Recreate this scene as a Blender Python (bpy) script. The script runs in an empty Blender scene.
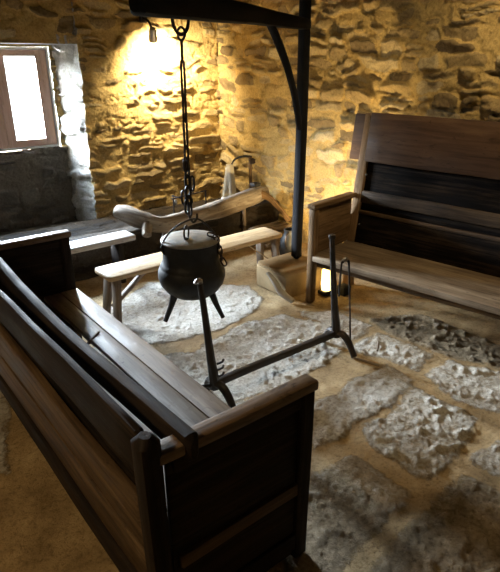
import bpy, bmesh, math, random
import numpy as np
from mathutils import Vector, Matrix, Quaternion

random.seed(7)
SC = bpy.context.scene
COL = SC.collection
V = Vector

# ------------------------------------------------------------------ noise helpers
def _hash(ix, iy, seed):
    n = (ix.astype(np.int64) * 374761393 + iy.astype(np.int64) * 668265263 + seed * 974634777) & 0x7fffffff
    n = ((n ^ (n >> 13)) * 1274126177) & 0x7fffffff
    n = (n ^ (n >> 16)) & 0xffff
    return n / 65535.0

def vnoise(x, y, seed=0):
    ix = np.floor(x); iy = np.floor(y)
    fx = x - ix; fy = y - iy
    fx = fx * fx * (3 - 2 * fx); fy = fy * fy * (3 - 2 * fy)
    a = _hash(ix, iy, seed); b = _hash(ix + 1, iy, seed)
    c = _hash(ix, iy + 1, seed); d = _hash(ix + 1, iy + 1, seed)
    return (a + (b - a) * fx) * (1 - fy) + (c + (d - c) * fx) * fy

def fbm(x, y, seed=0, octaves=4, gain=0.5):
    t = np.zeros_like(x); amp = 1.0; s = 0.0
    for o in range(octaves):
        t += amp * (vnoise(x, y, seed + 31 * o) - 0.5); s += amp * 0.5
        amp *= gain; x = x * 2.03 + 5.1; y = y * 2.03 + 1.7
    return t / s

def sstep(a, b, x):
    t = np.clip((x - a) / (b - a), 0, 1)
    return t * t * (3 - 2 * t)

# ------------------------------------------------------------------ object helpers
def link(o, parent=None):
    COL.objects.link(o)
    if parent is not None:
        o.parent = parent
    return o

def tag(o, label=None, cat=None, group=None, kind=None):
    if label: o['label'] = label
    if cat: o['category'] = cat
    if group: o['group'] = group
    if kind: o['kind'] = kind
    return o

def thing(name, label, cat, loc=(0, 0, 0), rz=0.0, group=None):
    o = bpy.data.objects.new(name, None)
    o.empty_display_size = 0.1
    o.location = loc; o.rotation_euler = (0, 0, rz)
    link(o); tag(o, label, cat, group)
    return o

class MB:
    """one mesh being collected; each vertex keeps 'gr' = (along, across, across) for wood grain"""
    def __init__(self):
        self.bm = bmesh.new()
        self.gr = self.bm.verts.layers.float_vector.new('gr')

    def rings(self, rings, grs, cap=True, closed=False):
        bm = self.bm
        R = []
        for ring, g in zip(rings, grs):
            vs = []
            for p, q in zip(ring, g):
                v = bm.verts.new(p); v[self.gr] = q; vs.append(v)
            R.append(vs)
        n = len(R[0]); m = len(R)
        for i in range(m if closed else m - 1):
            a, b = R[i], R[(i + 1) % m]
            for k in range(n):
                bm.faces.new((a[k], a[(k + 1) % n], b[(k + 1) % n], b[k]))
        if cap and not closed:
            bm.faces.new(list(reversed(R[0]))); bm.faces.new(R[-1])
        return self

    def plank(self, a, b, w, t, bev=0.006, seg=8, wob=0.0, seed=None, wid=None, thk=None, lift=None):
        """board from a to b; w, t = full-size vectors across width and thickness; wid/thk/lift = functions of 0..1"""
        a = V(a); b = V(b); w = V(w); t = V(t)
        rnd = random.Random(seed if seed is not None else random.random())
        off = (rnd.uniform(0, 40), rnd.uniform(0, 9), rnd.uniform(0, 9))
        lw, lt = w.length, t.length
        L = (b - a).length
        d = (b - a) / L
        bev = min(bev, lw * .45, lt * .45)
        hw, ht = lw / 2, lt / 2
        wu, tu = w.normalized(), t.normalized()
        prof = []
        for sx, sy in ((1, 1), (-1, 1), (-1, -1), (1, -1)):
            c = (sx * (hw - bev), sy * (ht - bev))
            base = {(1, 1): 0, (-1, 1): 90, (-1, -1): 180, (1, -1): 270}[(sx, sy)]
            for k in (0, 45, 90):
                an = math.radians(base + k)
                prof.append((c[0] + bev * math.cos(an), c[1] + bev * math.sin(an)))
        if wu.cross(tu).dot(d) < 0:
            prof.reverse()
        e = min(bev, L * .2)
        us = [0.0, e / L] + [i / seg for i in range(1, seg)] + [1 - e / L, 1.0]
        ph = [rnd.uniform(0, 6.3) for _ in range(6)]
        rings, grs = [], []
        for i, u in enumerate(us):
            sc = 1.0
            inset = bev * .8 if i in (0, len(us) - 1) else 0.0
            c = a + (b - a) * u
            ww = wob * (math.sin(u * L * 5 + ph[0]) + .5 * math.sin(u * L * 11 + ph[1]))
            wt = wob * (math.sin(u * L * 4 + ph[2]) + .5 * math.sin(u * L * 9 + ph[3]))
            c = c + wu * ww * .5 + tu * wt * .5
            if lift: c = c + V(lift(u))
            kw = wid(u) if wid else 1.0
            kt = thk(u) if thk else 1.0
            kw *= 1 + wob * 3 * math.sin(u * L * 7 + ph[4])
            ring, g = [], []
            for (x, y) in prof:
                xx = x * kw; yy = y * kt
                if inset:
                    xx -= math.copysign(min(inset, abs(xx)), xx); yy -= math.copysign(min(inset, abs(yy)), yy)
                ring.append(c + wu * xx + tu * yy)
                g.append((u * L + off[0], x + off[1], y + off[2]))
            rings.append(ring); grs.append(g)
        return self.rings(rings, grs)

    def tube(self, pts, r, n=10, closed=False, wob=0.0, seed=0, flat=1.0, smooth=0):
        pts = [V(p) for p in pts]
        if not isinstance(r, (list, tuple)):
            r = [r] * len(pts)
        if smooth:
            P, Rr = [], []
            N = len(pts); rng = range(N if closed else N - 1)
            for i in rng:
                if closed:
                    p0, p1, p2, p3 = pts[i - 1], pts[i], pts[(i + 1) % N], pts[(i + 2) % N]; r1, r2 = r[i], r[(i + 1) % N]
                else:
                    p0, p1, p2, p3 = pts[max(i - 1, 0)], pts[i], pts[i + 1], pts[min(i + 2, N - 1)]; r1, r2 = r[i], r[i + 1]
                for k in range(smooth):
                    s = k / smooth
                    P.append(0.5 * ((2 * p1) + (p2 - p0) * s + (2 * p0 - 5 * p1 + 4 * p2 - p3) * s * s + (3 * p1 - p0 - 3 * p2 + p3) * s ** 3))
                    Rr.append(r1 + (r2 - r1) * s)
            if not closed:
                P.append(pts[-1]); Rr.append(r[-1])
            pts, r = P, Rr
        N = len(pts)
        def tang(i):
            if closed: return (pts[(i + 1) % N] - pts[i - 1]).normalized()
            return (pts[min(i + 1, N - 1)] - pts[max(i - 1, 0)]).normalized()
        t0 = tang(0)
        ref = V((0, 0, 1)) if abs(t0.z) < .9 else V((0, 1, 0))
        x = t0.cross(ref).normalized()
        rnd = random.Random(seed)
        ph = [rnd.uniform(0, 6.3) for _ in range(4)]
        rings, grs = [], []; s = 0
        for i in range(N):
            t = tang(i)
            x = (x - t * x.dot(t)).normalized(); y = t.cross(x)
            if i: s += (pts[i] - pts[i - 1]).length
            ring, g = [], []
            for k in range(n):
                an = 2 * math.pi * k / n
                rr = r[i] * (1 + wob * (math.sin(3 * an + ph[0] + s * 9) + .7 * math.sin(2 * an + ph[1] - s * 13) + .5 * math.sin(5 * an + s * 31 + ph[2])))
                ring.append(pts[i] + x * rr * math.cos(an) + y * rr * flat * math.sin(an))
                g.append((s + seed * 1.7, r[i] * math.cos(an) + seed, r[i] * math.sin(an)))
            rings.append(ring); grs.append(g)
        return self.rings(rings, grs, closed=closed)

    def lathe(self, prof, n=32, c=(0, 0, 0)):
        c = V(c); rings, grs = [], []
        for (r, z) in prof:
            r = max(r, 1e-4)
            rings.append([c + V((r * math.cos(2 * math.pi * k / n), r * math.sin(2 * math.pi * k / n), z)) for k in range(n)])
            grs.append([(z, r * math.cos(2 * math.pi * k / n), r * math.sin(2 * math.pi * k / n)) for k in range(n)])
        return self.rings(rings, grs)

    def blob(self, c, r, seed=0, amp=.15, sub=3):
        """a rough rounded block or stone: c centre, r half sizes"""
        res = bmesh.ops.create_icosphere(self.bm, subdivisions=sub, radius=1.0)
        rnd = random.Random(seed); ph = [rnd.uniform(0, 6.3) for _ in range(8)]
        for v in res['verts']:
            p = v.co.copy()
            k = 1 + amp * (math.sin(3.1 * p.x + ph[0]) * math.sin(2.7 * p.y + ph[1]) + .6 * math.sin(5 * p.z + 4 * p.x + ph[2]) + .4 * math.sin(8 * p.y + 6 * p.z + ph[3]))
            m = max(abs(p.x), abs(p.y), abs(p.z)); q = p / m
            p = (p * .45 + q * .55 * .85) * k
            v.co = V((c[0] + p.x * r[0], c[1] + p.y * r[1], c[2] + p.z * r[2]))
            v[self.gr] = v.co
        return self

    def build(self, name, mat, parent=None, smooth=True, angle=40):
        bmesh.ops.recalc_face_normals(self.bm, faces=self.bm.faces[:])
        me = bpy.data.meshes.new(name)
        self.bm.to_mesh(me); self.bm.free()
        me.materials.append(mat)
        if smooth:
            me.polygons.foreach_set('use_smooth', [True] * len(me.polygons))
            me.set_sharp_from_angle(angle=math.radians(angle))
        o = bpy.data.objects.new(name, me)
        return link(o, parent)

def grid_mesh(name, P, attrs, mat, kind='structure', flip=False, parent=None):
    """P: (n, m, 3) array of points -> one mesh with float attributes"""
    n, m, _ = P.shape
    me = bpy.data.meshes.new(name)
    idx = np.arange(n * m).reshape(n, m)
    q = np.stack([idx[:-1, :-1], idx[1:, :-1], idx[1:, 1:], idx[:-1, 1:]], -1).reshape(-1, 4)
    if flip: q = q[:, ::-1]
    me.vertices.add(n * m); me.vertices.foreach_set('co', P.reshape(-1).astype(np.float32))
    me.loops.add(q.size); me.loops.foreach_set('vertex_index', q.reshape(-1).astype(np.int32))
    me.polygons.add(len(q))
    me.polygons.foreach_set('loop_start', (np.arange(len(q)) * 4).astype(np.int32))
    me.polygons.foreach_set('loop_total', np.full(len(q), 4, np.int32))
    me.polygons.foreach_set('use_smooth', np.ones(len(q), bool))
    me.update(calc_edges=True); me.validate()
    for k, a in attrs.items():
        at = me.attributes.new(k, 'FLOAT', 'POINT'); at.data.foreach_set('value', a.reshape(-1).astype(np.float32))
    me.materials.append(mat)
    o = bpy.data.objects.new(name, me); link(o, parent)
    if kind: o['kind'] = kind
    return o

# ------------------------------------------------------------------ materials
class NT:
    def __init__(self, name):
        self.m = bpy.data.materials.new(name); self.m.use_nodes = True
        self.t = self.m.node_tree; self.t.nodes.clear()
        self.out = self.n('ShaderNodeOutputMaterial')
        self.b = self.n('ShaderNodeBsdfPrincipled')
        self.t.links.new(self.b.outputs[0], self.out.inputs[0])
    def n(self, typ, **kw):
        nd = self.t.nodes.new(typ)
        for k, v in kw.items(): setattr(nd, k, v)
        return nd
    def l(self, a, b): self.t.links.new(a, b)
    def attr(self, name):
        return self.n('ShaderNodeAttribute', attribute_name=name)
    def noise(self, vec, scale, detail=6, rough=.6, dist=0.0):
        nd = self.n('ShaderNodeTexNoise')
        nd.inputs['Scale'].default_value = scale; nd.inputs['Detail'].default_value = detail
        nd.inputs['Roughness'].default_value = rough; nd.inputs['Distortion'].default_value = dist
        if vec is not None: self.l(vec, nd.inputs['Vector'])
        return nd.outputs[0]
    def mapping(self, vec, scale):
        nd = self.n('ShaderNodeMapping'); nd.inputs['Scale'].default_value = scale
        self.l(vec, nd.inputs['Vector']); return nd.outputs[0]
    def ramp(self, fac, stops):
        nd = self.n('ShaderNodeValToRGB'); cr = nd.color_ramp
        while len(cr.elements) < len(stops): cr.elements.new(.5)
        for e, (p, c) in zip(cr.elements, stops):
            e.position = p; e.color = (*c, 1) if len(c) == 3 else c
        self.l(fac, nd.inputs[0]); return nd.outputs[0]
    def mix(self, fac, a, b, mode='MIX'):
        nd = self.n('ShaderNodeMix', data_type='RGBA', blend_type=mode)
        for s, v in ((nd.inputs[0], fac), (nd.inputs[6], a), (nd.inputs[7], b)):
            if isinstance(v, (int, float)): s.default_value = v
            elif isinstance(v, tuple): s.default_value = (*v, 1)
            else: self.l(v, s)
        return nd.outputs[2]
    def math(self, op, a, b=0.0, clamp=False):
        nd = self.n('ShaderNodeMath', operation=op); nd.use_clamp = clamp
        for s, v in ((nd.inputs[0], a), (nd.inputs[1], b)):
            if isinstance(v, (int, float)): s.default_value = v
            else: self.l(v, s)
        return nd.outputs[0]
    def bump(self, h, strength=.3, dist=.01):
        nd = self.n('ShaderNodeBump'); nd.inputs['Strength'].default_value = strength
        nd.inputs['Distance'].default_value = dist
        self.l(h, nd.inputs['Height']); self.l(nd.outputs[0], self.b.inputs['Normal'])

def wood(name, dark, mid, light, rough=.6, grain=1.0, bump=.35, spec=.4):
    t = NT(name)
    g = t.attr('gr').outputs['Vector']
    a = t.noise(t.mapping(g, (2.2, 45 * grain, 45 * grain)), 1.0, 7, .62, .6)
    b = t.noise(t.mapping(g, (3, 9, 9)), 1.0, 4, .55, .4)
    f = t.math('ADD', t.math('MULTIPLY', a, .62), t.math('MULTIPLY', b, .42))
    c = t.ramp(f, [(.36, dark), (.5, mid), (.66, light)])
    st = t.noise(t.mapping(g, (5, 14, 14)), 1.7, 5, .7, 1.5)
    sp = t.ramp(st, [(.30, (.25, .22, .2)), (.42, (1, 1, 1))])
    c = t.mix(.75, c, sp, 'MULTIPLY')
    t.l(c, t.b.inputs['Base Color'])
    t.b.inputs['Specular IOR Level'].default_value = spec
    r = t.ramp(b, [(.3, (rough - .12,) * 3), (.7, (rough + .15,) * 3)])
    t.l(r, t.b.inputs['Roughness'])
    t.bump(t.math('ADD', a, t.math('MULTIPLY', st, .5)), bump, .006)
    return t.m

def iron(name, col=(.02, .02, .022), rough=.5, metal=.5, rust=(.05, .03, .02), bump=.3):
    t = NT(name)
    co = t.n('ShaderNodeTexCoord').outputs['Object']
    a = t.noise(co, 28, 6, .65); b = t.noise(co, 7, 4, .6)
    t.l(t.mix(t.ramp(b, [(.45, (0, 0, 0)), (.7, (1, 1, 1))]), col, rust), t.b.inputs['Base Color'])
    t.b.inputs['Metallic'].default_value = metal
    t.l(t.ramp(a, [(.3, (rough - .1,) * 3), (.7, (rough + .2,) * 3)]), t.b.inputs['Roughness'])
    t.bump(a, bump, .004)
    return t.m

def plain(name, col, rough=.8, bump=0.0, scale=40, var=.25):
    t = NT(name)
    co = t.n('ShaderNodeTexCoord').outputs['Object']
    a = t.noise(co, scale, 6, .65); b = t.noise(co, scale * .2, 4, .6)
    c = t.mix(t.ramp(b, [(.35, (0, 0, 0)), (.65, (1, 1, 1))]), tuple(x * (1 - var) for x in col), col)
    t.l(c, t.b.inputs['Base Color']); t.b.inputs['Roughness'].default_value = rough
    t.b.inputs['Specular IOR Level'].default_value = .25
    if bump: t.bump(a, bump, .006)
    return t.m

def emit(name, col, s):
    t = NT(name); e = t.n('ShaderNodeEmission')
    e.inputs[0].default_value = (*col, 1); e.inputs[1].default_value = s
    t.l(e.outputs[0], t.out.inputs[0]); return t.m

def masonry(name, mortar, mortar2, stone_stops):
    t = NT(name)
    co = t.n('ShaderNodeTexCoord').outputs['Object']
    sm = t.attr('sm').outputs['Fac']; st = t.attr('st').outputs['Fac']
    n1 = t.noise(co, 9, 7, .65, .4); n2 = t.noise(co, 55, 6, .7); n3 = t.noise(co, 2.3, 4, .6)
    sc = t.ramp(t.math('ADD', st, t.math('MULTIPLY', t.math('SUBTRACT', n1, .5), .55)), stone_stops)
    mc = t.mix(t.ramp(n3, [(.38, (0, 0, 0)), (.62, (1, 1, 1))]), mortar, mortar2)
    mk = t.math('ADD', sm, t.math('MULTIPLY', t.math('SUBTRACT', n1, .5), .9))
    mk = t.ramp(mk, [(.40, (0, 0, 0)), (.62, (1, 1, 1))])
    c = t.mix(mk, mc, sc)
    c = t.mix(.8, c, t.ramp(n2, [(.28, (.45, .42, .4)), (.55, (1, 1, 1))]), 'MULTIPLY')
    t.l(c, t.b.inputs['Base Color']); t.b.inputs['Roughness'].default_value = .9
    t.b.inputs['Specular IOR Level'].default_value = .2
    t.bump(t.math('ADD', t.math('MULTIPLY', n1, 1.2), t.math('MULTIPLY', n2, .5)), .9, .035)
    return t.m

def floor_material():
    t = NT('flagstone_and_earth')
    co = t.n('ShaderNodeTexCoord').outputs['Object']
    sm = t.attr('sm').outputs['Fac']; st = t.attr('st').outputs['Fac']
    n1 = t.noise(co, 8, 7, .68, .5); n2 = t.noise(co, 60, 6, .75); n3 = t.noise(co, 2.0, 4, .6)
    n4 = t.noise(co, 30, 8, .78, .6)
    sc = t.ramp(t.math('ADD', st, t.math('MULTIPLY', t.math('SUBTRACT', n4, .5), .95)),
                [(.05, (.17, .12, .065)), (.4, (.34, .26, .16)), (.7, (.66, .62, .55)), (1, (.86, .84, .79))])
    mc = t.ramp(t.math('ADD', t.math('MULTIPLY', n3, .6), t.math('MULTIPLY', n1, .4)),
                [(.35, (.22, .145, .065)), (.52, (.40, .28, .14)), (.66, (.53, .40, .225))])
    mk = t.math('ADD', sm, t.math('MULTIPLY', t.math('SUBTRACT', n4, .5), 1.1))
    mk = t.ramp(mk, [(.34, (0, 0, 0)), (.66, (1, 1, 1))])
    c = t.mix(mk, mc, sc)
    c = t.mix(.7, c, t.ramp(n2, [(.32, (.3, .26, .2)), (.52, (1, 1, 1))]), 'MULTIPLY')
    t.l(c, t.b.inputs['Base Color'])
    t.b.inputs['Roughness'].default_value = .82; t.b.inputs['Specular IOR Level'].default_value = .3
    h = t.math('ADD', t.math('MULTIPLY', t.math('MULTIPLY', n4, mk), 1.0), t.math('MULTIPLY', n2, .35))
    t.bump(h, .9, .032)
    return t.m

M = {}
M['old'] = wood('dark_oak', (.007, .005, .004), (.017, .011, .008), (.04, .026, .017), .72, spec=.15)
M['oldbrown'] = wood('brown_oak', (.025, .014, .007), (.075, .044, .021), (.15, .095, .048), .65, spec=.3)
M['darkrail'] = wood('dark_rail_oak', (.010, .007, .004), (.036, .022, .012), (.085, .055, .03), .7, spec=.2)
M['seat'] = wood('worn_seat_oak', (.065, .046, .032), (.14, .105, .075), (.23, .185, .14), .5, .8, .25, .3)
M['rseat'] = wood('grey_seat_oak', (.07, .048, .029), (.17, .12, .075), (.28, .21, .14), .6, .8, .25, .25)
M['arm'] = wood('armrest_oak', (.05, .03, .015), (.13, .08, .042), (.21, .14, .08), .5)
M['panel'] = wood('red_brown_panel', (.032, .016, .008), (.070, .036, .018), (.105, .058, .031), .62, .7, .2, .25)
M['post'] = wood('pale_brown_post', (.075, .042, .018), (.18, .108, .05), (.32, .20, .10), .65, spec=.25)
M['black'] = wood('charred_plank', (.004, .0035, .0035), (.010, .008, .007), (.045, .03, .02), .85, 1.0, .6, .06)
M['sooty'] = wood('sooty_timber', (.006, .006, .007), (.012, .012, .014), (.02, .02, .022), .75, .6, .5, .15)
M['pale'] = wood('pale_bench_wood', (.25, .165, .08), (.40, .28, .15), (.53, .40, .24), .55, .8, .2)
M['benchleg'] = wood('bench_leg_wood', (.07, .05, .035), (.15, .11, .08), (.25, .19, .14), .6)
M['log'] = wood('bare_log', (.085, .06, .04), (.20, .16, .12), (.38, .335, .285), .7, .5, .6, .25)
M['greyplank'] = wood('grey_plank', (.20, .18, .17), (.36, .34, .33), (.5, .49, .48), .5, .8, .3)
M['stick'] = wood('kindling_wood', (.05, .035, .02), (.14, .10, .065), (.32, .26, .19), .8)
M['window'] = wood('window_wood', (.34, .20, .14), (.48, .32, .25), (.56, .40, .33), .5, .6, .15)
M['framep'] = plain('pale_frame_paint', (.55, .55, .55), .5)
M['iron'] = iron('black_iron'); M['pot'] = iron('cast_iron', (.010, .0105, .012), .55, .2, (.014, .013, .013), .35)
M['lid'] = iron('worn_lid_iron', (.30, .285, .25), .5, .15, (.15, .14, .12), .3)
M['greyiron'] = iron('worn_firedog_iron', (.035, .033, .033), .42, .6, (.06, .042, .032), .35)
M['steel'] = iron('bright_worn_iron', (.35, .34, .33), .35, .8, (.2, .18, .16), .15)
M['cloth'] = plain('pale_cloth', (.62, .56, .44), .9, .3, 60, .2)
M['blackplastic'] = plain('black_plastic', (.012, .012, .012), .5, 0, 20, .1)
M['slab'] = plain('ochre_stone', (.42, .30, .16), .85, .8, 22, .45)
M['palestone'] = plain('pale_stone', (.5, .46, .4), .85, .5, 30, .3)
M['wall'] = masonry('rubble_masonry', (.60, .43, .17), (.47, .33, .125),
                    [(.0, (.20, .145, .075)), (.3, (.33, .24, .115)), (.65, (.46, .34, .155)), (1, (.56, .45, .26))])
M['sillshade'] = masonry('shade_dark_masonry', (.16, .135, .10), (.11, .095, .075),
                    [(.0, (.05, .045, .04)), (.4, (.10, .09, .075)), (1, (.18, .16, .13))])  # wall and step under the window, with the sill's shade put into the colour
M['shadewall'] = masonry('shade_black_masonry', (.055, .04, .026), (.04, .03, .02),
                    [(.0, (.018, .014, .011)), (.4, (.035, .027, .02)), (1, (.07, .055, .04))])  # masonry darkened in colour for the shade below and behind the log
M['jamb'] = masonry('limewashed_masonry', (.42, .39, .34), (.34, .31, .26),
                    [(.0, (.18, .16, .14)), (.5, (.38, .36, .32)), (1, (.5, .48, .45))])
M['floor'] = floor_material()
M['ceil'] = plain('dark_ceiling_boards', (.08, .055, .035), .8, .3, 12)
M['bulb'] = emit('lamp_glow', (1, .72, .30), 30)
M['bulb2'] = emit('floor_lamp_glow', (1, .66, .22), 5)

# ------------------------------------------------------------------ rubble masonry surface
def stones(s, z, seed, course=(.06, .15), length=(.12, .42), amp=1.0, bare=.30):
    """height and masks of rubble masonry at wall coordinates s (along), z (up)"""
    rnd = random.Random(seed)
    ws = s + .07 * fbm(s * 3.1, z * 3.1, seed + 1, 3) + .026 * fbm(s * 12, z * 14, seed + 2, 4)
    wz = z + .06 * fbm(s * 2.6 + 9, z * 2.6, seed + 3, 3) + .024 * fbm(s * 10, z * 15, seed + 4, 4)
    smin, smax, zmin, zmax = s.min() - .3, s.max() + .3, z.min() - .2, z.max() + .2
    seeds = []; zz = zmin
    while zz < zmax:
        h = rnd.uniform(*course); x = smin + rnd.uniform(-.2, 0)
        while x < smax:
            L = rnd.uniform(*length) * (.6 + .6 * h / course[1])
            if rnd.random() < .25 and h > .08:
                seeds.append((x + L / 2, zz + h * .25, L, h * .5)); seeds.append((x + L / 2 + rnd.uniform(-.03, .03), zz + h * .75, L, h * .5))
            else:
                seeds.append((x + L / 2, zz + h / 2 + rnd.uniform(-.02, .02), L, h))
            x += L
        zz += h
    S = np.array(seeds)
    shp = s.shape; fs = ws.reshape(-1); fz = wz.reshape(-1)
    d1 = np.full(fs.shape, 9.0); d2 = d1.copy(); i1 = np.zeros(fs.shape, int)
    for i, (cx, cz, L, h) in enumerate(S):
        sel = np.where((np.abs(fs - cx) < L * 1.3 + .05) & (np.abs(fz - cz) < h * 1.5 + .05))[0]
        if not len(sel): continue
        dx = np.abs(fs[sel] - cx) / L; dz = np.abs(fz[sel] - cz) / h
        d = (dx ** 3 + dz ** 3) ** (1 / 3.)
        a = d1[sel]; b = d2[sel]
        nb = np.where(d < a, a, np.minimum(b, d)); na = np.minimum(a, d)
        i1[sel] = np.where(d < a, i, i1[sel]); d1[sel] = na; d2[sel] = nb
    r = np.array([[rnd.random() for _ in range(4)] for _ in S])
    hgt = S[:, 3][i1]
    e = np.clip(d2 - d1, 0, 1) * hgt              # rough distance to the joint, metres
    q = r[i1]
    local = (fz - S[:, 1][i1]) / hgt
    mask = sstep(.008, .026, e) * (q[:, 0] > bare)
    relief = amp * mask * (-.012 + .046 * q[:, 1] + .040 * (q[:, 2] - .30) * local * 2)
    relief += (.35 + .65 * mask) * .017 * fbm(fs * 12, fz * 26, seed + 7, 4)
    relief += .012 * fbm(fs * 5, fz * 7, seed + 8, 4) + .02 * fbm(fs * 1.3, fz * 1.3, seed + 9, 2)
    crack = sstep(.012, .0, np.abs(e - .012)) * (fbm(fs * 6, fz * 6, seed + 11, 2) > .05)
    relief -= .016 * crack
    return relief.reshape(shp), mask.reshape(shp), q[:, 3].reshape(shp)

WX, WY = 3.58, 5.04            # inner planes of the two stone walls
X0, Y0, ZC = -1.6, -1.6, 2.6   # the other sides of the room and the ceiling
NX0, NX1 = .86, 2.07           # window niche in the back wall
NZ0, NZ1 = .10, 1.755
ND = .35                       # niche depth

# side wall behind the tall settle (x = WX)
def axis(fine_a, fine_b, lo, hi, f, c):
    a = []
    if lo < fine_a: a += list(np.arange(lo, fine_a, c))
    a += list(np.arange(fine_a, fine_b, f))
    if fine_b < hi: a += list(np.arange(fine_b, hi, c))
    a.append(hi)
    return np.array(a)

ys = axis(1.0, WY, Y0, WY, .0125, .05); zs = np.arange(-.05, ZC + .01, .0125)
A, B = np.meshgrid(ys, zs, indexing='ij')
h, sm, st = stones(A, B, 11, (.05, .14), (.12, .42), 1.3, .12)
P = np.stack([WX - h, A, B], -1)
grid_mesh('wall_right', P, dict(sm=sm, st=st), M['wall'])

# back wall with the niche (y = WY): the columns and the head around the opening
xs = axis(1.2, WX, NX1, WX + .02, .0125, .05)
xs = np.arange(NX1, WX + .0125, .0125); A, B = np.meshgrid(xs, zs, indexing='ij')
h, sm, st = stones(A, B, 23, (.04, .10), (.10, .38))
h = h + .02 * sstep(.12, 0, A - NX1) * 0
P = np.stack([A, WY - h, B], -1)
# ragged outer edge of the opening
edge = .018 * fbm(B * 6, B * 0 + 3.3, 5, 4)
P[..., 0] += edge * sstep(.10, 0, A - NX1)
back = grid_mesh('wall_back', P, dict(sm=sm, st=st), M['wall'], flip=True)
je = edge[0]; jy = (WY - h)[0]
# jamb (splayed, rough, pale)
ds = np.linspace(0, 1, 30); A, B = np.meshgrid(ds, zs, indexing='ij')
h2, sm2, st2 = stones(A * ND + 20, B, 37, (.08, .2), (.2, .5))
jx = NX1 - .09 * A - h2 * 1.1 * sstep(0, .12, A) + je[None, :] * (1 - A)
jyy = jy[None, :] * (1 - A) + (WY + ND) * A
grid_mesh('jamb', np.stack([jx, jyy, B], -1), dict(sm=sm2 * .55, st=st2), M['jamb'], kind='structure', parent=back)
# head of the niche, masonry over it, niche floor, wall under the window
xs2 = np.arange(X0, NX1 + .02, .02)
def part_grid(name, xa, za, y, seed, mat, mk=1.0):
    A, B = np.meshgrid(xa, za, indexing='ij'); h, a, b = stones(A, B, seed)
    return grid_mesh(name, np.stack([A, y - h, B], -1), dict(sm=a * mk, st=b), mat, flip=True, parent=back)
part_grid('masonry', np.arange(NX0, NX1 + .02, .0125), np.arange(NZ1, ZC + .01, .0125), WY, 51, M['wall'])
part_grid('masonry', np.arange(X0, NX0 + .02, .03), np.arange(-.05, ZC + .01, .03), WY, 52, M['wall'])
WZ0, WZ1 = .845, 1.735         # window opening in the niche's rear wall
WXA, WXB = .98, 1.935
part_grid('masonry', np.arange(NX0, NX1, .0125), np.arange(-.05, WZ0 + .006, .0125), WY + ND, 53, M['sillshade'])
part_grid('masonry', np.arange(WXB, NX1 + .02, .0125), np.arange(WZ0, NZ1 + .02, .0125), WY + ND, 54, M['wall'])
part_grid('masonry', np.arange(NX0 - .02, WXA + .01, .0125), np.arange(WZ0, NZ1 + .02, .0125), WY + ND, 55, M['wall'])
part_grid('masonry', np.arange(WXA, WXB + .01, .0125), np.arange(WZ1, NZ1 + .03, .0125), WY + ND, 56, M['wall'])
mb = MB(); mb.plank((NX0 - .1, WY + ND / 2 + .03, NZ1 + .04), (NX1 + .1, WY + ND / 2 + .03, NZ1 + .04), (0, ND + .02, 0), (0, 0, .08), .01, 10, .004, 3)
mb.build('lintel', M['greyplank'], back)
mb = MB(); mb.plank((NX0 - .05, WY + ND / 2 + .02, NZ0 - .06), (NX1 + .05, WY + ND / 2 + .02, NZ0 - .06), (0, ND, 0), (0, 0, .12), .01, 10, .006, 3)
mb.build('niche_step', M['sillshade'], back)
A, B = np.meshgrid(np.linspace(0, 1, 12), np.arange(-.05, NZ1 + .05, .03), indexing='ij')
grid_mesh('jamb', np.stack([NX0 + .09 * A, WY + ND * A, B], -1), dict(sm=B * 0 + .4, st=B * 0 + .5), M['jamb'], flip=True, parent=back)

# the walls behind the photographer, the ceiling
for nm, pts in (('wall_left', ((X0, Y0), (X0, WY))), ('wall_front', ((X0, Y0), (WX, Y0)))):
    (xa, ya), (xb, yb) = pts
    n = int(max(abs(xb - xa), abs(yb - ya)) / .05)
    tt = np.linspace(0, 1, n); A, B = np.meshgrid(tt, np.arange(-.05, ZC + .04, .05), indexing='ij')
    L = math.hypot(xb - xa, yb - ya); h, a, b = stones(A * L, B, 71 if nm == 'wall_left' else 72)
    nx, ny = (1, 0) if nm == 'wall_left' else (0, 1)
    grid_mesh(nm, np.stack([xa + (xb - xa) * A + nx * h, ya + (yb - ya) * A + ny * h, B], -1), dict(sm=a, st=b), M['wall'], flip=(nm == 'wall_left'))
mb = MB()
for i in range(18):
    x = X0 + (i + .5) * (WX - X0) / 18
    mb.plank((x, Y0 - .05, ZC + .02), (x, WY + .1, ZC + .02), (.292, 0, 0), (0, 0, .03), .004, 6, 0, i)
mb.build('ceiling', M['ceil'])['kind'] = 'structure'
# slab above the ceiling boards and outer shell so that daylight comes by the window only
mb = MB(); mb.plank((X0 - .2, (Y0 + WY + .4) / 2, ZC + .1), (WX + .2, (Y0 + WY + .4) / 2, ZC + .1), (0, WY - Y0 + .9, 0), (0, 0, .08), .01, 2)
tag(mb.build('roof', M['ceil']), kind='structure')
def shell(name, a, b, w, t):
    mb = MB(); mb.plank(a, b, w, t, .01, 2); tag(mb.build(name, M['slab']), kind='structure')
shell('wall_right_core', (WX + .15, Y0 - .2, 1.2), (WX + .15, WY + .6, 1.2), (.18, 0, 0), (0, 0, 3))
shell('wall_left_core', (X0 - .15, Y0 - .2, 1.2), (X0 - .15, WY + .6, 1.2), (.18, 0, 0), (0, 0, 3))
shell('wall_front_core', (X0 - .2, Y0 - .15, 1.2), (WX + .2, Y0 - .15, 1.2), (0, .18, 0), (0, 0, 3))
shell('wall_back_core', (NX1 + .06, WY + .33, 1.2), (WX + .2, WY + .33, 1.2), (0, .42, 0), (0, 0, 3))
shell('wall_back_core', (X0 - .2, WY + .33, 1.2), (NX0 - .06, WY + .33, 1.2), (0, .42, 0), (0, 0, 3))
shell('wall_back_core', (NX0 - .1, WY + .33, 2.2), (NX1 + .1, WY + .33, 2.2), (0, .42, 0), (0, 0, .76))
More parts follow.
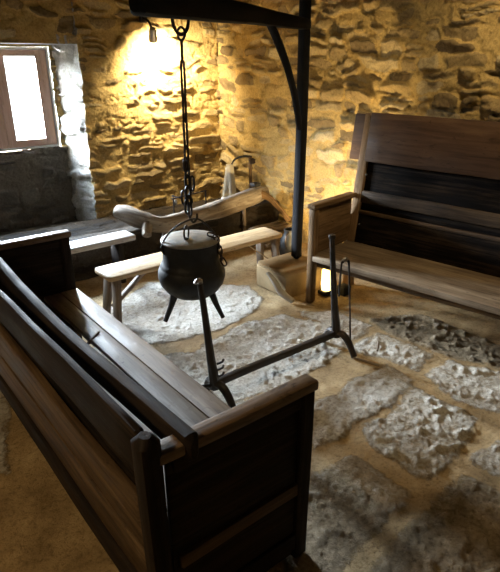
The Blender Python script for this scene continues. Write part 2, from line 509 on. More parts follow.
shell('wall_back_core', (NX0 - .1, WY + ND + .09, .4), (NX1 + .1, WY + ND + .09, .4), (0, .1, 0), (0, 0, .86))

# ------------------------------------------------------------------ floor
def polysdf(x, y, poly):
    d = np.full(x.shape, 1e9); inside = np.zeros(x.shape, bool); n = len(poly)
    for i in range(n):
        ax, ay = poly[i]; bx, by = poly[(i + 1) % n]
        ex, ey = bx - ax, by - ay; t = np.clip(((x - ax) * ex + (y - ay) * ey) / (ex * ex + ey * ey), 0, 1)
        d = np.minimum(d, np.hypot(x - ax - t * ex, y - ay - t * ey))
        c = ((ay > y) != (by > y)) & (x < (bx - ax) * (y - ay) / (by - ay + 1e-12) + ax)
        inside ^= c
    return np.where(inside, -d, d)

SLABS = [([(2.42, .78), (2.86, .86), (2.9, .38), (2.5, .3)], 0.6, 0.014, 0.003),
    ([(1.9, .45), (2.34, .55), (2.36, .05), (1.85, -.1)], 0.45, 0.012, 0.002),
    ([(1.2, .3), (1.7, .28), (1.66, -.25), (1.15, -.2)], 0.4, 0.012, 0.002),
    ([(-.5, 2.6), (-.05, 2.7), (-.02, 2.1), (-.55, 2.0)], 0.6, 0.012, 0.0),
    ([(-.4, 3.5), (.15, 3.55), (.1, 2.95), (-.45, 2.9)], 0.65, 0.012, 0.0),
    ([(1.72, 1.66), (1.86, 1.62), (1.83, 1.47), (1.72, 1.39), (1.49, 1.4)], 0.62, 0.012, 0.004),
    ([(2.05, 1.67), (2.32, 1.65), (2.31, 1.45), (2.02, 1.4), (1.77, 1.39), (1.86, 1.6)], 0.66, 0.012, 0.006),
    ([(2.26, 1.4), (2.27, 1.07), (2.08, 0.99), (1.71, 0.95), (1.69, 1.23), (1.78, 1.34), (1.93, 1.32)], 0.62, 0.022, 0.004),
    ([(1.57, 1.24), (1.59, 0.94), (1.1, 0.88), (0.93, 0.96), (1.26, 1.28)], 0.34, 0.01, 0.0),
    ([(1.86, 0.88), (1.9, 0.71), (1.48, 0.43), (1.05, 0.77), (1.35, 0.81)], 0.3, 0.012, 0.0),
    ([(2.43, 1.44), (2.67, 1.45), (2.77, 1.17), (2.45, 0.97), (2.33, 1.21)], 0.66, 0.018, 0.004),
    ([(1.99, 0.9), (2.23, 0.88), (1.98, 0.7)], 0.62, 0.018, 0.004),
    ([(2.75, 2.11), (3.06, 1.94), (3.06, 1.33), (2.85, 1.22), (2.73, 1.49), (2.66, 1.85)], 0.3, 0.02, 0.0),
    ([(2.31, 1.92), (2.61, 1.95), (2.64, 1.56), (2.41, 1.51), (2.38, 1.68)], 0.55, 0.015, 0.002),
    ([(1.22, 3.28), (1.87, 3.63), (2.43, 3.08), (2.35, 2.81), (1.99, 2.63), (1.61, 2.64), (1.37, 2.72)], 0.72, 0.012, 0.004),
    ([(1.54, 2.47), (1.88, 2.57), (2.29, 2.55), (2.43, 2.2), (2.33, 1.94), (1.84, 1.86), (1.37, 1.92), (1.15, 2.32), (1.29, 2.58)], 0.74, 0.016, 0.004),
    ([(2.42, 2.49), (2.61, 2.38), (2.67, 2.05), (2.4, 1.98), (2.42, 2.29)], 0.55, 0.014, 0.002),
    ([(0.33, 3.46), (0.63, 3.23), (0.34, 2.12), (0.09, 2.17)], 0.72, 0.01, 0.0),
    ([(1.12, 2.26), (1.34, 1.9), (1.85, 1.78), (1.72, 1.69), (1.32, 1.66), (1.0, 1.95)], 0.66, 0.016, 0.003)]
xa = axis(.1, 3.3, X0, WX + .03, .0115, .05); ya = axis(.3, 4.2, Y0, WY + ND + .1, .0115, .05)
A, B = np.meshgrid(xa, ya, indexing='ij')
wx = A + .035 * fbm(A * 5, B * 5, 3, 4); wy = B + .035 * fbm(A * 5 + 7, B * 5, 4, 4)
sm = np.zeros_like(A); st = np.full_like(A, .45); hgt = .004 * fbm(A * 3, B * 3, 6, 3) - .007 + .005 * fbm(A * 16, B * 16, 8, 4)
for i, (poly, tint, rough, lift) in enumerate(SLABS):
    d = polysdf(wx, wy, poly)
    m = sstep(.05, -.05, d - .008 + .018 * fbm(A * 13, B * 13, 90 + i, 4, .65))
    cr = fbm(A * 24 + i * 3, B * 24, 40 + i, 5, .68); cr2 = fbm(A * 4 + i, B * 4, 60 + i, 3)
    ridg = 1 - 2 * np.abs(cr)
    hh = lift + 1.5 * rough * (cr * .55 - .50 * ridg + .25) + .006 * cr2
    mh = sstep(.045, -.05, d - .012); hgt = hgt * (1 - mh) + hh * mh
    sm = np.maximum(sm, m); st = st * (1 - m) + (tint + .22 * cr2 + .18 * cr * rough / .012) * m
P = np.stack([A, B, hgt], -1)
grid_mesh('floor', P, dict(sm=sm, st=np.clip(st, 0, 1)), M['floor'])

# ------------------------------------------------------------------ window
win = thing('window_1', None, None, (WXA, WY + ND, WZ0)); win['kind'] = 'structure'
wl = WXB - WXA; wh = WZ1 - WZ0
def wpl(name, mat, *bars, parent=win):
    mb = MB()
    for a, b, w, t in bars: mb.plank(a, b, w, t, .005, 3, 0, 5)
    return mb.build(name, mat, parent)
y = .045
fr = wpl('window_frame', M['framep'],
    ((0, y, .012), (wl, y, .012), (0, .07, 0), (0, 0, .024)), ((0, y, wh - .012), (wl, y, wh - .012), (0, .07, 0), (0, 0, .024)),
    ((.012, y, 0), (.012, y, wh), (.024, 0, 0), (0, .074, 0)), ((wl - .012, y, 0), (wl - .012, y, wh), (.024, 0, 0), (0, .074, 0)))
for x0, x1 in ((.026, wl / 2 - .001), (wl / 2 + .001, wl - .026)):
    s = wpl('sash', M['window'],
        ((x0, y, .057), (x1, y, .057), (0, .045, 0), (0, 0, .064)), ((x0, y, wh - .052), (x1, y, wh - .052), (0, .045, 0), (0, 0, .055)),
        ((x0 + .04, y, .026), (x0 + .04, y, wh - .026), (.08, 0, 0), (0, .05, 0)), ((x1 - .05, y, .026), (x1 - .05, y, wh - .026), (.10, 0, 0), (0, .05, 0)))
    t = NT('window_glass'); g = t.n('ShaderNodeBsdfGlossy'); g.inputs['Roughness'].default_value = .03
    tr = t.n('ShaderNodeBsdfTransparent'); tr.inputs[0].default_value = (.94, .96, .97, 1)
    mx = t.n('ShaderNodeMixShader'); mx.inputs[0].default_value = .06
    t.l(tr.outputs[0], mx.inputs[1]); t.l(g.outputs[0], mx.inputs[2]); t.l(mx.outputs[0], t.out.inputs[0])
    mb = MB(); mb.plank(((x0 + x1) / 2, y, .08), ((x0 + x1) / 2, y, wh - .07), (x1 - x0 - .15, 0, 0), (0, .004, 0), .001, 2)
    mb.build('pane', t.m, s)

# ------------------------------------------------------------------ dark settle near the camera
S1 = thing('settle', 'dark wooden settle seen from behind, a thick bar along the top of its back', 'settle', (.5, 1.0, 0))
def s1(name, mat, *pl, parent=S1, **kw):
    mb = MB()
    for i, p in enumerate(pl):
        mb.plank(*[V(q) for q in p[:4]], **dict(dict(bev=.006, seg=10, wob=.002, seed=sum(map(ord, name)) % 97 + i), **(p[4] if len(p) > 4 else {})), **kw)
    return mb.build(name, mat, parent)
O = V((.5, 1.0, 0)); W1, L1 = .56, 2.06
# local: x 0 (back) .. W1 (front), y 0 (near end) .. L1 (far end)
for k, yy in enumerate((.03, L1 - .02)):
    t_ = .045
    e = s1('side_panel', M['old'], ((.033, yy, .34), (W1 - .03, yy, .34), (0, 0, .66), (0, .02, 0)))
    s1('armrest', M['arm'], ((-.01, yy, .705), (W1 + .015, yy, .705), (0, .062, 0), (0, 0, .036), dict(bev=.008, wob=.003)))
    s1('stile', M['old'], ((W1 - .028, yy, 0), (W1 - .028, yy, .69), (.056, 0, 0), (0, .052, 0)))
    s1('rail', M['oldbrown' if k == 0 else 'old'], ((.05, yy + (-.004 if k == 0 else 0), .315), (W1 - .05, yy, .315), (0, 0, .05), (0, .046, 0)))
    s1('rail', M['old'], ((.05, yy, .662), (W1 - .05, yy, .662), (0, 0, .05), (0, .046, 0)))
    s1('rail', M['old'], ((.05, yy, .08), (W1 - .05, yy, .08), (0, 0, .07), (0, .046, 0)))
    hh = .78 if k == 0 else .70
    s1('rear_post', M['old'], ((-.005, yy, 0), (-.015, yy, hh), (.065, 0, 0), (0, .07, 0), dict(bev=.02, wob=.003)))
# back: top board, recessed boards, ridge rail, lower boards, bottom rail
s1('back_board', M['old'], ((-.012, .06, .70), (-.012, L1 - .04, .70), (0, 0, .155), (.028, 0, 0),
    dict(bev=.010, wob=.004, seg=16, lift=lambda u: (0, 0, -.075 * u ** 1.2))))
s1('back_panel', M['black'], ((.006, .06, .585), (.006, L1 - .04, .55), (0, 0, .16), (.014, 0, 0)))
s1('back_rail', M['oldbrown'], ((-.022, .06, .50), (-.022, L1 - .04, .50), (0, 0, .075), (.036, 0, 0), dict(bev=.012, wob=.004, seg=16)))
s1('back_panel', M['oldbrown'], ((.000, .06, .385), (.000, L1 - .04, .385), (0, 0, .15), (.016, 0, 0), dict(bev=.004, seed=6)))
s1('back_panel', M['oldbrown'], ((-.006, .06, .235), (-.006, L1 - .04, .235), (0, 0, .145), (.016, 0, 0), dict(bev=.006, seed=11)))
s1('back_rail', M['old'], ((-.014, .06, .12), (-.014, L1 - .04, .12), (0, 0, .10), (.034, 0, 0), dict(bev=.010, wob=.003, seg=16)))
# the bar lying along the inside top of the back
s1('top_bar', M['old'], ((.100, -.015, .706), (.100, L1 + .0, .706), (0, 0, .090), (.046, 0, 0),
    dict(bev=.016, wob=.003, seg=18, lift=lambda u: (0, 0, -.055 * math.sin(math.pi * min(1, u * 1.0)) ), wid=lambda u: 1 + .15 * u)))
# seat boards
s1('seat_board', M['seat'], ((.515, .055, .350), (.515, L1 - .045, .350), (.105, 0, 0), (0, 0, .032), dict(bev=.005, wob=.002)))
s1('seat_board', M['seat'], ((.412, .055, .350), (.412, L1 - .045, .350), (.094, 0, 0), (0, 0, .030), dict(bev=.004, wob=.0015)))
s1('seat_board', M['seat'], ((.20, .055, .347), (.20, 1.28, .347), (.315, 0, 0), (0, 0, .028), dict(bev=.005, wob=.0015)))
s1('seat_front', M['old'], ((W1 - .02, .05, .21), (W1 - .02, L1 - .05, .21), (0, 0, .25), (.022, 0, 0)))
s1('seat_batten', M['oldbrown'], ((.30, 1.30, .352), (.43, 1.40, .366), (0, .018, 0), (0, 0, .014), dict(bev=.004, seg=3)))

# ------------------------------------------------------------------ tall settle against the stone wall
ANG = math.radians(-9.0)
S2 = thing('settle', 'tall wooden settle with a high panelled back against the stone wall', 'settle', (2.59, 2.57, 0), ANG)
# local: x = depth (0 front .. D back), y = 0 at the far end, negative towards the viewer's side
ANGV = 9.3
S2.rotation_euler = (0, 0, math.radians(ANGV))
def s2(name, mat, *pl, parent=S2):
    mb = MB()
    for i, p in enumerate(pl):
        mb.plank(*[V(q) for q in p[:4]], **dict(dict(bev=.006, seg=10, wob=.002, seed=len(name) * 7 + i + 3), **(p[4] if len(p) > 4 else {})))
    return mb.build(name, mat, parent)
D2, L2 = .50, 1.75
def bx(z): return D2 - .02 + max(0, z - .36) * .155      # the back leans away
lean = V((.155, 0, 1)).normalized()
s2('seat', M['rseat'], ((.245, .0, .342), (.245, -L2, .342), (.51, 0, 0), (0, 0, .042), dict(bev=.006, wob=.002)))
for k, yy in enumerate((0.0, -L2)):
    s2('front_post', M['post'], ((.02, yy, 0), (.02, yy, .70), (.058, 0, 0), (0, .05, 0), dict(wob=.003)))
    s2('armrest', M['post'], ((-.02, yy, .712), (bx(.7) - .03, yy, .712), (0, .07, 0), (0, 0, .032)))
    s2('side_panel', M['post'], ((.05, yy, .53), (bx(.5) - .02, yy, .53), (0, 0, .33), (0, .02, 0)))
    s2('back_post', M['post'], ((bx(.0) + .0, yy - .03, .0), (bx(.36), yy - .03, .36), (.06, 0, 0), (0, .07, 0)),
       ((bx(.36), yy - .03, .36), (bx(1.28), yy - .03, 1.28), (.05, 0, 0), (0, .07, 0)))
def bplank(name, mat, z0, z1, off, t, y0=-.06, y1=-L2, bev=.006, wob=.002, seed=1):
    zm = (z0 + z1) / 2
    n = lean.cross(V((0, 1, 0))).normalized(); n = n if n.x < 0 else -n    # towards the sitter
    c0 = V((bx(zm), y0, zm)) + n * off; c1 = V((bx(zm), y1, zm)) + n * off
    s2(name, mat, (c0, c1, lean * (z1 - z0), n * t, dict(bev=bev, wob=wob, seed=seed, seg=14)))
bplank('hinged_panel', M['panel'], .945, 1.285, .030, .026, -.055, seed=4)
bplank('back_board', M['panel'], .95, 1.275, -.028, .022, .11, seed=9)
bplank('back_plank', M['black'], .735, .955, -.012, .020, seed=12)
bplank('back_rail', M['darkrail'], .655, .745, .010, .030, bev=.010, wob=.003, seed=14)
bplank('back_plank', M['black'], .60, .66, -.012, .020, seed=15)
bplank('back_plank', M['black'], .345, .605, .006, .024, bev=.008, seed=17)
bplank('back_rail', M['oldbrown'], .575, .602, .016, .018, bev=.006, seed=18)
s2('apron', M['oldbrown'], ((.04, -.03, .30), (.04, -L2, .30), (0, 0, .05), (.022, 0, 0)))
# nail heads on the dark plank
for zz, yy in ((.86, -.075), (.50, -.085)):
    c = V((bx(zz) - .012, yy, zz)); mb = MB(); mb.tube([c, c + V((-.012, 0, 0))], [.007, .005], 8); mb.build('nail', M['steel'], S2)

# ------------------------------------------------------------------ low pale bench
BN = thing('bench', 'low pale wooden bench with braced plank legs behind the hanging pot', 'bench', (1.31, 3.05, 0), 0.02)
def bn(name, mat, *pl):
    mb = MB()
    for i, p in enumerate(pl):
        mb.plank(*[V(q) for q in p[:4]], **dict(dict(bev=.006, seg=8, wob=.0015, seed=len(name) + i * 3), **(p[4] if len(p) > 4 else {})))
    return mb.build(name, mat, BN)
bn('seat', M['pale'], ((-.02, .125, .342), (1.49, .125, .342), (0, .25, 0), (0, 0, .036),
   dict(bev=.012, wid=lambda u: 1 - .25 * max(0, 1 - u * 40) ** 2 - .25 * max(0, 1 - (1 - u) * 40) ** 2, seg=60)))
for xx, sg, feet in ((.06, 1, ((.075, .04, 0), (.175, .215, 0))), (1.44, -1, ((.07, .06, 0), (.19, .215, -.05)))):
    # board legs: a V cut between the two feet
    for yy, y2, dx in feet:
        mb = MB()
        mb.plank((xx + dx, yy, .325), (xx + dx - sg * .035, y2, 0), (0, .10 if sg > 0 else .08, 0), (.03, 0, 0), .005, 6, .001, 3, wid=lambda u: 1 - .35 * u)
        mb.build('leg', M['benchleg'], BN)
    bn('brace', M['pale'] if sg < 0 else M['benchleg'], ((xx - sg * .02, .125, .10), (xx + sg * .27, .125, .322), (0, .035, 0), (.02, 0, -.02)))

# ------------------------------------------------------------------ hearth crane: post, beam, brace on a stone block
BX, BY = 2.77, 2.90
blk = MB()
for (c, r, s) in (((2.66, 2.88, .10), (.175, .21, .115), 3),):
    blk.plank((2.50, 2.885, .085), (2.88, 2.885, .085), (0, .38, 0), (0, 0, .19), .02, 10, .01, 4)
    blk.plank((2.49, 2.895, .192), (2.87, 2.895, .192), (0, .30, 0), (0, 0, .03), .012, 10, .004, 6)
tag(blk.build('stone_block', M['slab']), 'ochre stone block under the foot of the black upright post', 'stone block')
CR = thing('hearth_crane', 'black wooden crane post with braced beam carrying the pot chain', 'hearth crane', (BX, BY, .2))
def L(p): return V(p) - V((BX, BY, .2))
mb = MB(); mb.plank(L((BX, BY, .207)), L((BX + .01, BY + .01, 2.58)), (.066, 0, 0), (0, .072, 0), .020, 24, .004, 3); mb.build('post', M['sooty'], CR)
bd = (V((1.27, 2.40, 1.888)) - V((BX + .05, BY + .02, 1.888)))
mb = MB(); mb.plank(L((BX + .03, BY + .01, 1.850)), L((1.27, 2.405, 1.892)), (0, 0, .064), V((0, 0, 1)).cross(bd).normalized() * .075, .016, 16, .004, 8,
                    wid=lambda u: 1 + 1.25 * u, thk=lambda u: 1 + .4 * u); mb.build('beam', M['sooty'], CR)
mb = MB(); mb.tube([L(p) for p in ((2.33, 2.755, 1.86), (2.46, 2.80, 1.72), (2.58, 2.835, 1.55), (2.68, 2.865, 1.36), (2.745, 2.89, 1.18))],
                   [.026, .025, .024, .023, .02], 10, wob=.05, seed=2, smooth=5); mb.build('brace', M['sooty'], CR)

# ------------------------------------------------------------------ chain and pot
PX, PY = 1.575, 2.525
CH = thing('pot_chain', 'black iron chain with long links hanging from the beam', 'chain', (PX, PY, .84))
def ch(name, pts, r, closed=False, smooth=4, n=8, mat='iron'):
    mb = MB(); mb.tube([V(p) - V((PX, PY, .84)) for p in pts], r, n, closed, smooth=smooth); return mb.build(name, M[mat], CH)
du = bd.normalized(); du.z = 0; du.normalize()
def cp(s, z, d=0.0):          # s along the beam's direction, d across it
    p = V((PX, PY, z)) + du * s + V((-du.y, du.x, 0)) * d; return p
CHB = CH; CH = CR
_o = V((PX, PY, .84)) - V((BX, BY, .2))
mb = MB(); mb.tube([p - V((BX, BY, .2)) for p in [cp(-.062, 1.85), cp(-.058, 1.80), cp(-.035, 1.765), cp(0, 1.752), cp(.035, 1.765), cp(.058, 1.80), cp(.062, 1.85)]], .009, 8, smooth=4); mb.build('staple', M['iron'], CR); CH = CHB
def link_loop(z0, z1, w, across, r=.006):
    ax = (lambda s, z: cp(s, z)) if not across else (lambda s, z: cp(0, z, s))
    pts = [ax(0, z1), ax(w, z1 - w), ax(w, z0 + w), ax(0, z0), ax(-w, z0 + w), ax(-w, z1 - w)]
    ch('link', pts, r, True)
ch('eye', [cp(0, 1.785, .0), cp(0, 1.772, .02), cp(0, 1.745, .022), cp(0, 1.725, .0), cp(0, 1.745, -.022), cp(0, 1.772, -.02)], .006, True)
ch('rod', [cp(0, 1.727), cp(0, 1.70), cp(0, 1.62)], .0075, smooth=0)
z = 1.628
for i, (ln, w, ac) in enumerate(((.17, .011, 0), (.13, .008, 1), (.15, .011, 0), (.09, .010, 1), (.09, .014, 0), (.07, .014, 1), (.065, .018, 0), (.06, .018, 1))):
    link_loop(z - ln, z, w, ac, .0065 if i < 5 else .0085); z -= ln - .012
# hook bundle: spare links doubled beside the strand, and the pot hook
for i, (s, d, zt) in enumerate(((.022, .01, 1.16), (-.024, .012, 1.05), (.026, -.012, .98), (.028, .01, .93), (-.02, -.01, .90))):
    p = [cp(s, zt, d), cp(s + .016, zt - .02, d), cp(s + .014, zt - .06, d), cp(s, zt - .08, d), cp(s - .014, zt - .06, d), cp(s - .014, zt - .02, d)]
    ch('link', p, .006, True)
ch('hook', [cp(0, z + .01), cp(0, z - .03), cp(0, z - .07, .002), cp(0, z - .10, .028), cp(0, z - .07, .054), cp(0, z - .045, .056)], .007)
ZH = z - .10

PT = thing('cauldron', 'black three-legged iron cauldron with a grey lid hanging from the chain', 'cauldron', (PX, PY, .26))
def pt(name, mat, fn):
    mb = MB(); fn(mb); return mb.build(name, M[mat], PT)
pt('body', 'pot', lambda m: m.lathe([(0, .085), (.06, .088), (.115, .105), (.155, .135), (.183, .175), (.195, .215), (.194, .250), (.183, .275), (.1795, .280), (.1795, .286),
     (.170, .303), (.163, .318), (.161, .36), (.161, .405), (.164, .420), (.164, .428), (.152, .428), (.145, .40), (.0, .40)], 44))
ld = pt('lid', 'lid', lambda m: m.lathe([(0, .426), (.16, .426), (.168, .430), (.168, .438), (.158, .444), (.10, .454), (.04, .460), (0, .461)], 44))
def lidring(m):
    pts = [V((.034 * math.cos(a) * .78, -.012 - .034 * math.cos(a) * -.55, .494 + .038 * math.sin(a))) for a in [i * math.pi / 6 for i in range(12)]]
    m.tube(pts, .0055, 8, True, smooth=2)
    m.tube([(0, -.012, .455), (0, -.012, .466)], .012, 8)
mb = MB(); lidring(mb); mb.build('lid_ring', M['iron'], ld).location = (-.05, -.03, 0)
for a in (180, 300, 60):
    a = math.radians(a); c, s = math.cos(a), math.sin(a)
    mb = MB(); mb.tube([(c * .12, s * .12, .135), (c * .15, s * .15, .06), (c * .195, s * .195, -.025)], [.024, .017, .0125], 8); mb.build('leg', M['pot'], PT)
zb = ZH - .26 + .020
ears = (V((-.155, .03, .40)), V((.155, -.03, .40)))
for e_ in ears:
    mb = MB(); d_ = e_.normalized(); d_.z = 0
    mb.tube([e_ - d_ * .01 + V((0, 0, -.03)), e_ + d_ * .025 + V((0, 0, -.01)), e_ + d_ * .025 + V((0, 0, .02)), e_ - d_ * .005 + V((0, 0, .03))], .008, 8, smooth=4)
    mb.build('ear', M['pot'], PT)
top = V((-du.y * .028, du.x * .028, zb))
mb = MB(); mb.tube([ears[0] + V((-.02, 0, .01)), ears[0] * .9 + V((0, 0, .11)), V((-.075, .012, zb - .035)), top, V((.085, -.012, zb - .035)), ears[1] * .9 + V((0, 0, .10)), ears[1] + V((.02, 0, .01))],
                   .0055, 8, smooth=6); mb.build('bail', M['iron'], PT)
# spare chain drooping over the right shoulder of the pot
mb = MB()
prev = None
path = [V((.06, -.10, .478)), V((.09, -.115, .466)), V((.103, -.125, .435)), V((.108, -.13, .40)), V((.112, -.135, .365)), V((.116, -.142, .33)), V((.126, -.158, .30))]
for i in range(len(path) - 1):
    a, b = path[i], path[i + 1]; d = (b - a).normalized(); sd = d.cross(V((0, 1, 0)) if i % 2 else V((1, -1, .1))).normalized() * .012
    e = d * .008
    mb.tube([a - e, a + sd, b + sd, b + e, b - sd, a - sd], .0048, 6, True, smooth=2)
mb.build('chain', M['iron'], PT)

# ------------------------------------------------------------------ firedog on the floor
FD = thing('firedog', 'long iron firedog with two uprights and arched feet standing on the flagstones', 'firedog', (1.31, 1.95, 0))
FL = lambda x, y, z: V((x - 1.31, y - 1.95, z))
mb = MB(); mb.plank(FL(1.30, 1.955, .125), FL(2.215, 1.955, .122), (0, .032, 0), (0, 0, .040), .006, 14, .003, 5); mb.build('bar', M['greyiron'], FD)
for x, xt, zt in ((1.325, 1.262, .69), (2.215, 2.13, .735)):
    mb = MB(); mb.tube([FL(x, 1.955, .10), FL(x - .004, 1.955, .17), FL(x * .72 + xt * .28, 1.955, .28), FL(x * .35 + xt * .65, 1.955, .5), FL(xt, 1.955, zt)],
                       [.030, .027, .022, .017, .014], 8, smooth=4); mb.build('upright', M['greyiron'], FD)
    if x < 2:
        mb = MB(); mb.tube([FL(xt, 1.955, zt - .01), FL(xt + .0, 1.955, zt + .012), FL(xt - .02, 1.945, zt + .022), FL(xt - .038, 1.94, zt + .012)], [.013, .012, .011, .008], 8, smooth=3)
        mb.build('hook', M['steel'], FD)
        mb = MB()
        for zz in (.16, .20, .235):
            mb.tube([FL(x + .015, 1.95, zz), FL(x + .045, 1.945, zz + .004), FL(x + .052, 1.945, zz + .018)], .006, 6, smooth=2)
        mb.tube([FL(x - .02, 1.955, .12), FL(x - .07, 1.965, .128), FL(x - .095, 1.97, .11)], [.012, .010, .006], 8, smooth=3)
        mb.build('spit_hook', M['greyiron'], FD)
    else:
        mb = MB(); mb.lathe([(0, 0), (.018, .002), (.022, .012), (.018, .024), (0, .028)], 14, FL(xt, 1.955, zt - .006)); mb.build('knob', M['greyiron'], FD)
    for sg in (-1, 1):
        mb = MB()
        P_ = [FL(x, 1.955, .125), FL(x + .012, 1.955 + sg * .045, .125), FL(x + .022, 1.955 + sg * .085, .085), FL(x + .028, 1.955 + sg * .115, .03), FL(x + .030, 1.955 + sg * .128, .004)]
        mb.tube(P_, [.024, .024, .023, .021, .022], 8, smooth=4, flat=.8); mb.build('foot', M['greyiron'], FD)
TG = thing('fire_tongs', 'thin U-shaped iron tongs leaning beside the right upright of the firedog', 'fire tongs', (2.175, 1.895, .0))
mb = MB(); mb.tube([(-.025, 0, .40), (-.022, 0, .58), (-.012, 0, .605), (.02, 0, .61), (.035, 0, .595), (.045, 0, .55), (.078, 0, .3), (.112, 0, .008)],
                   [.004, .006, .008, .008, .008, .006, .005, .005], 8, smooth=5); mb.build('tongs_arm', M['greyiron'], TG)
mb = MB(); mb.tube([(-.012, -.001, .607), (.004, -.001, .617), (.022, -.001, .613)], [.009, .011, .009], 8, smooth=3); mb.build('bow', M['steel'], TG)

# ------------------------------------------------------------------ things along the back wall
# added kerb and ledge, painted dark for the shade under log and sill
prof = [(4.02, -.02), (4.02, .31), (4.17, .31), (4.17, .17), (WY + .02, .17)]
cum = [0.0]
for (a0, a1), (b0, b1) in zip(prof, prof[1:]): cum.append(cum[-1] + math.hypot(b0 - a0, b1 - a1))
tt = np.unique(np.concatenate([np.arange(0, cum[-1], .0125), np.array(cum)]))
A, T = np.meshgrid(np.arange(.62, WX, .0125), tt, indexing='ij')
yy = np.interp(T, cum, [p[0] for p in prof]); zz = np.interp(T, cum, [p[1] for p in prof])
hh, a_, b_ = stones(A, T, 91, (.08, .16), (.15, .4))
vert_ = (T < cum[1])
ledge = grid_mesh('shade_ledge', np.stack([A, yy - hh * .6 * vert_, zz + hh * .4 * (~vert_)], -1), dict(sm=a_, st=b_), M['shadewall'], flip=True)

LG = thing('log_bench', 'crooked bare log on short pegs along the back wall', 'log', (2.6, 3.95, 0))
def LL(p): return V(p) - V((2.6, 3.95, 0))
mb = MB(); mb.tube([LL(p) for p in ((1.86, 4.12, .475), (1.91, 4.06, .46), (2.0, 3.95, .42), (2.13, 3.86, .375), (2.32, 3.86, .375), (2.62, 3.90, .385), (2.95, 3.95, .40), (3.25, 4.03, .41), (3.44, 4.10, .41))],
                   [.05, .068, .074, .070, .064, .074, .084, .080, .06], 16, wob=.06, seed=4, smooth=6); mb.build('trunk', M['log'], LG)
mb = MB(); mb.tube([LL(p) for p in ((2.06, 3.92, .40), (1.99, 3.84, .375), (1.955, 3.78, .335))], [.055, .042, .034], 10, wob=.06, seed=6, smooth=4); mb.build('stub', M['log'], LG)
mb = MB(); mb.tube([LL(p) for p in ((3.28, 4.06, .44), (3.36, 3.93, .40), (3.38, 3.80, .32), (3.40, 3.68, .22))], [.05, .03, .026, .022], 10, wob=.06, seed=8, smooth=4); mb.build('branch', M['post'], LG)
for p in ((2.2, 3.93), (2.15, 3.86), (3.08, 3.97), (2.9, 4.05)):
    mb = MB(); mb.tube([LL((p[0], p[1], .40)), LL((p[0] + .01, p[1] - .01, 0))], [.018, .014], 8, wob=.03, seed=1); mb.build('leg', M['benchleg'], LG)

PK = thing('plank_bench', 'grey plank seat lit by the window, between the settle end and the log', 'plank bench', (1.3, 3.8, 0), .02)
mb = MB(); mb.plank((-.75, 0, .355), (.53, 0.0, .355), (0, .17, 0), (0, 0, .045), .008, 10, .002, 8); mb.build('seat', M['greyplank'], PK)
for xx in (-.62, .40):
    mb = MB(); mb.plank((xx, 0, .333), (xx, 0, 0), (0, .15, 0), (.04, 0, 0), .006, 4, .001, 3); mb.build('leg', M['old'], PK)

TV = thing('trivet', 'small black iron trivet standing on the ledge behind the log', 'trivet', (2.77, 4.42, .18), .2)
mb = MB(); mb.tube([(-.21, 0, .005), (-.21, 0, .25)], .007, 6); mb.build('leg', M['iron'], TV)
mb = MB(); mb.tube([(-.12, .10, .005), (-.12, .10, .25)], .007, 6); mb.build('leg', M['iron'], TV)
mb = MB(); mb.tube([(.22, 0, .005), (.22, 0, .25)], .007, 6); mb.build('leg', M['iron'], TV)
mb = MB(); mb.plank((-.23, 0, .247), (.23, 0, .247), (0, .022, 0), (0, 0, .010), .003, 4); mb.plank((-.13, -.02, .238), (-.12, .12, .238), (.018, 0, 0), (0, 0, .01), .003, 4)
mb.build('top_bar', M['iron'], TV)
mb = MB(); mb.blob((-.17, .02, .20), (.025, .02, .03), 3, .1, 2); mb.build('ring_boss', M['steel'], TV)

# pale cloth standing in the corner
CL = MB()
n = 22; rings, grs = [], []
for i in range(13):
    u = i / 12; zz = .47 * u
    w = .090 - .052 * u; d = .055 - .033 * u
    ring = []
    for k in range(n):
        a = 2 * math.pi * k / n
        f = 1 + .14 * math.sin(a * 5 + u * 2) * (1 - u * .6)
        cut = 1 - .55 * max(0, 1 - abs((a - 4.5) / .35)) * (1 - u) if u < .75 else 1
        ring.append(V((w * f * cut * math.cos(a) + .012 * u, d * f * cut * math.sin(a), zz + .006 * math.sin(3 * a))))
    rings.append(ring); grs.append([(p.z, p.x, p.y) for p in ring])
CL.rings(rings, grs)
o = tag(CL.build('cloth', M['cloth']), 'pale folded cloth standing in the corner behind the log', 'cloth'); o.location = (3.26, 4.45, .18); o.rotation_euler = (0, 0, -.6)

IS = thing('iron_stand', 'dark iron bracket with a level arm leaning in the corner', 'iron stand', (3.46, 4.33, .17))
mb = MB(); mb.plank((0, 0, 0), (.0, .02, .56), (.030, 0, 0), (0, .022, 0), .006, 8, .002, 2); mb.build('upright', M['oldbrown'], IS)
mb = MB(); mb.tube([(.02, .02, .55), (-.08, .03, .565), (-.16, .06, .54), (-.20, .06, .495)], [.012, .012, .010, .008], 8, smooth=4); mb.build('arm', M['iron'], IS)
mb = MB(); mb.blob((.012, .0, .51), (.035, .03, .032), 4, .1, 2); mb.build('clamp', M['iron'], IS)
mb = MB(); mb.blob((-.16, -.02, .02), (.055, .045, .026), 7, .12, 2); tag(mb.build('dark_stone', M['iron']), 'small black lump lying on the right end of the log', 'lump').location = (3.44, 4.06, .50)

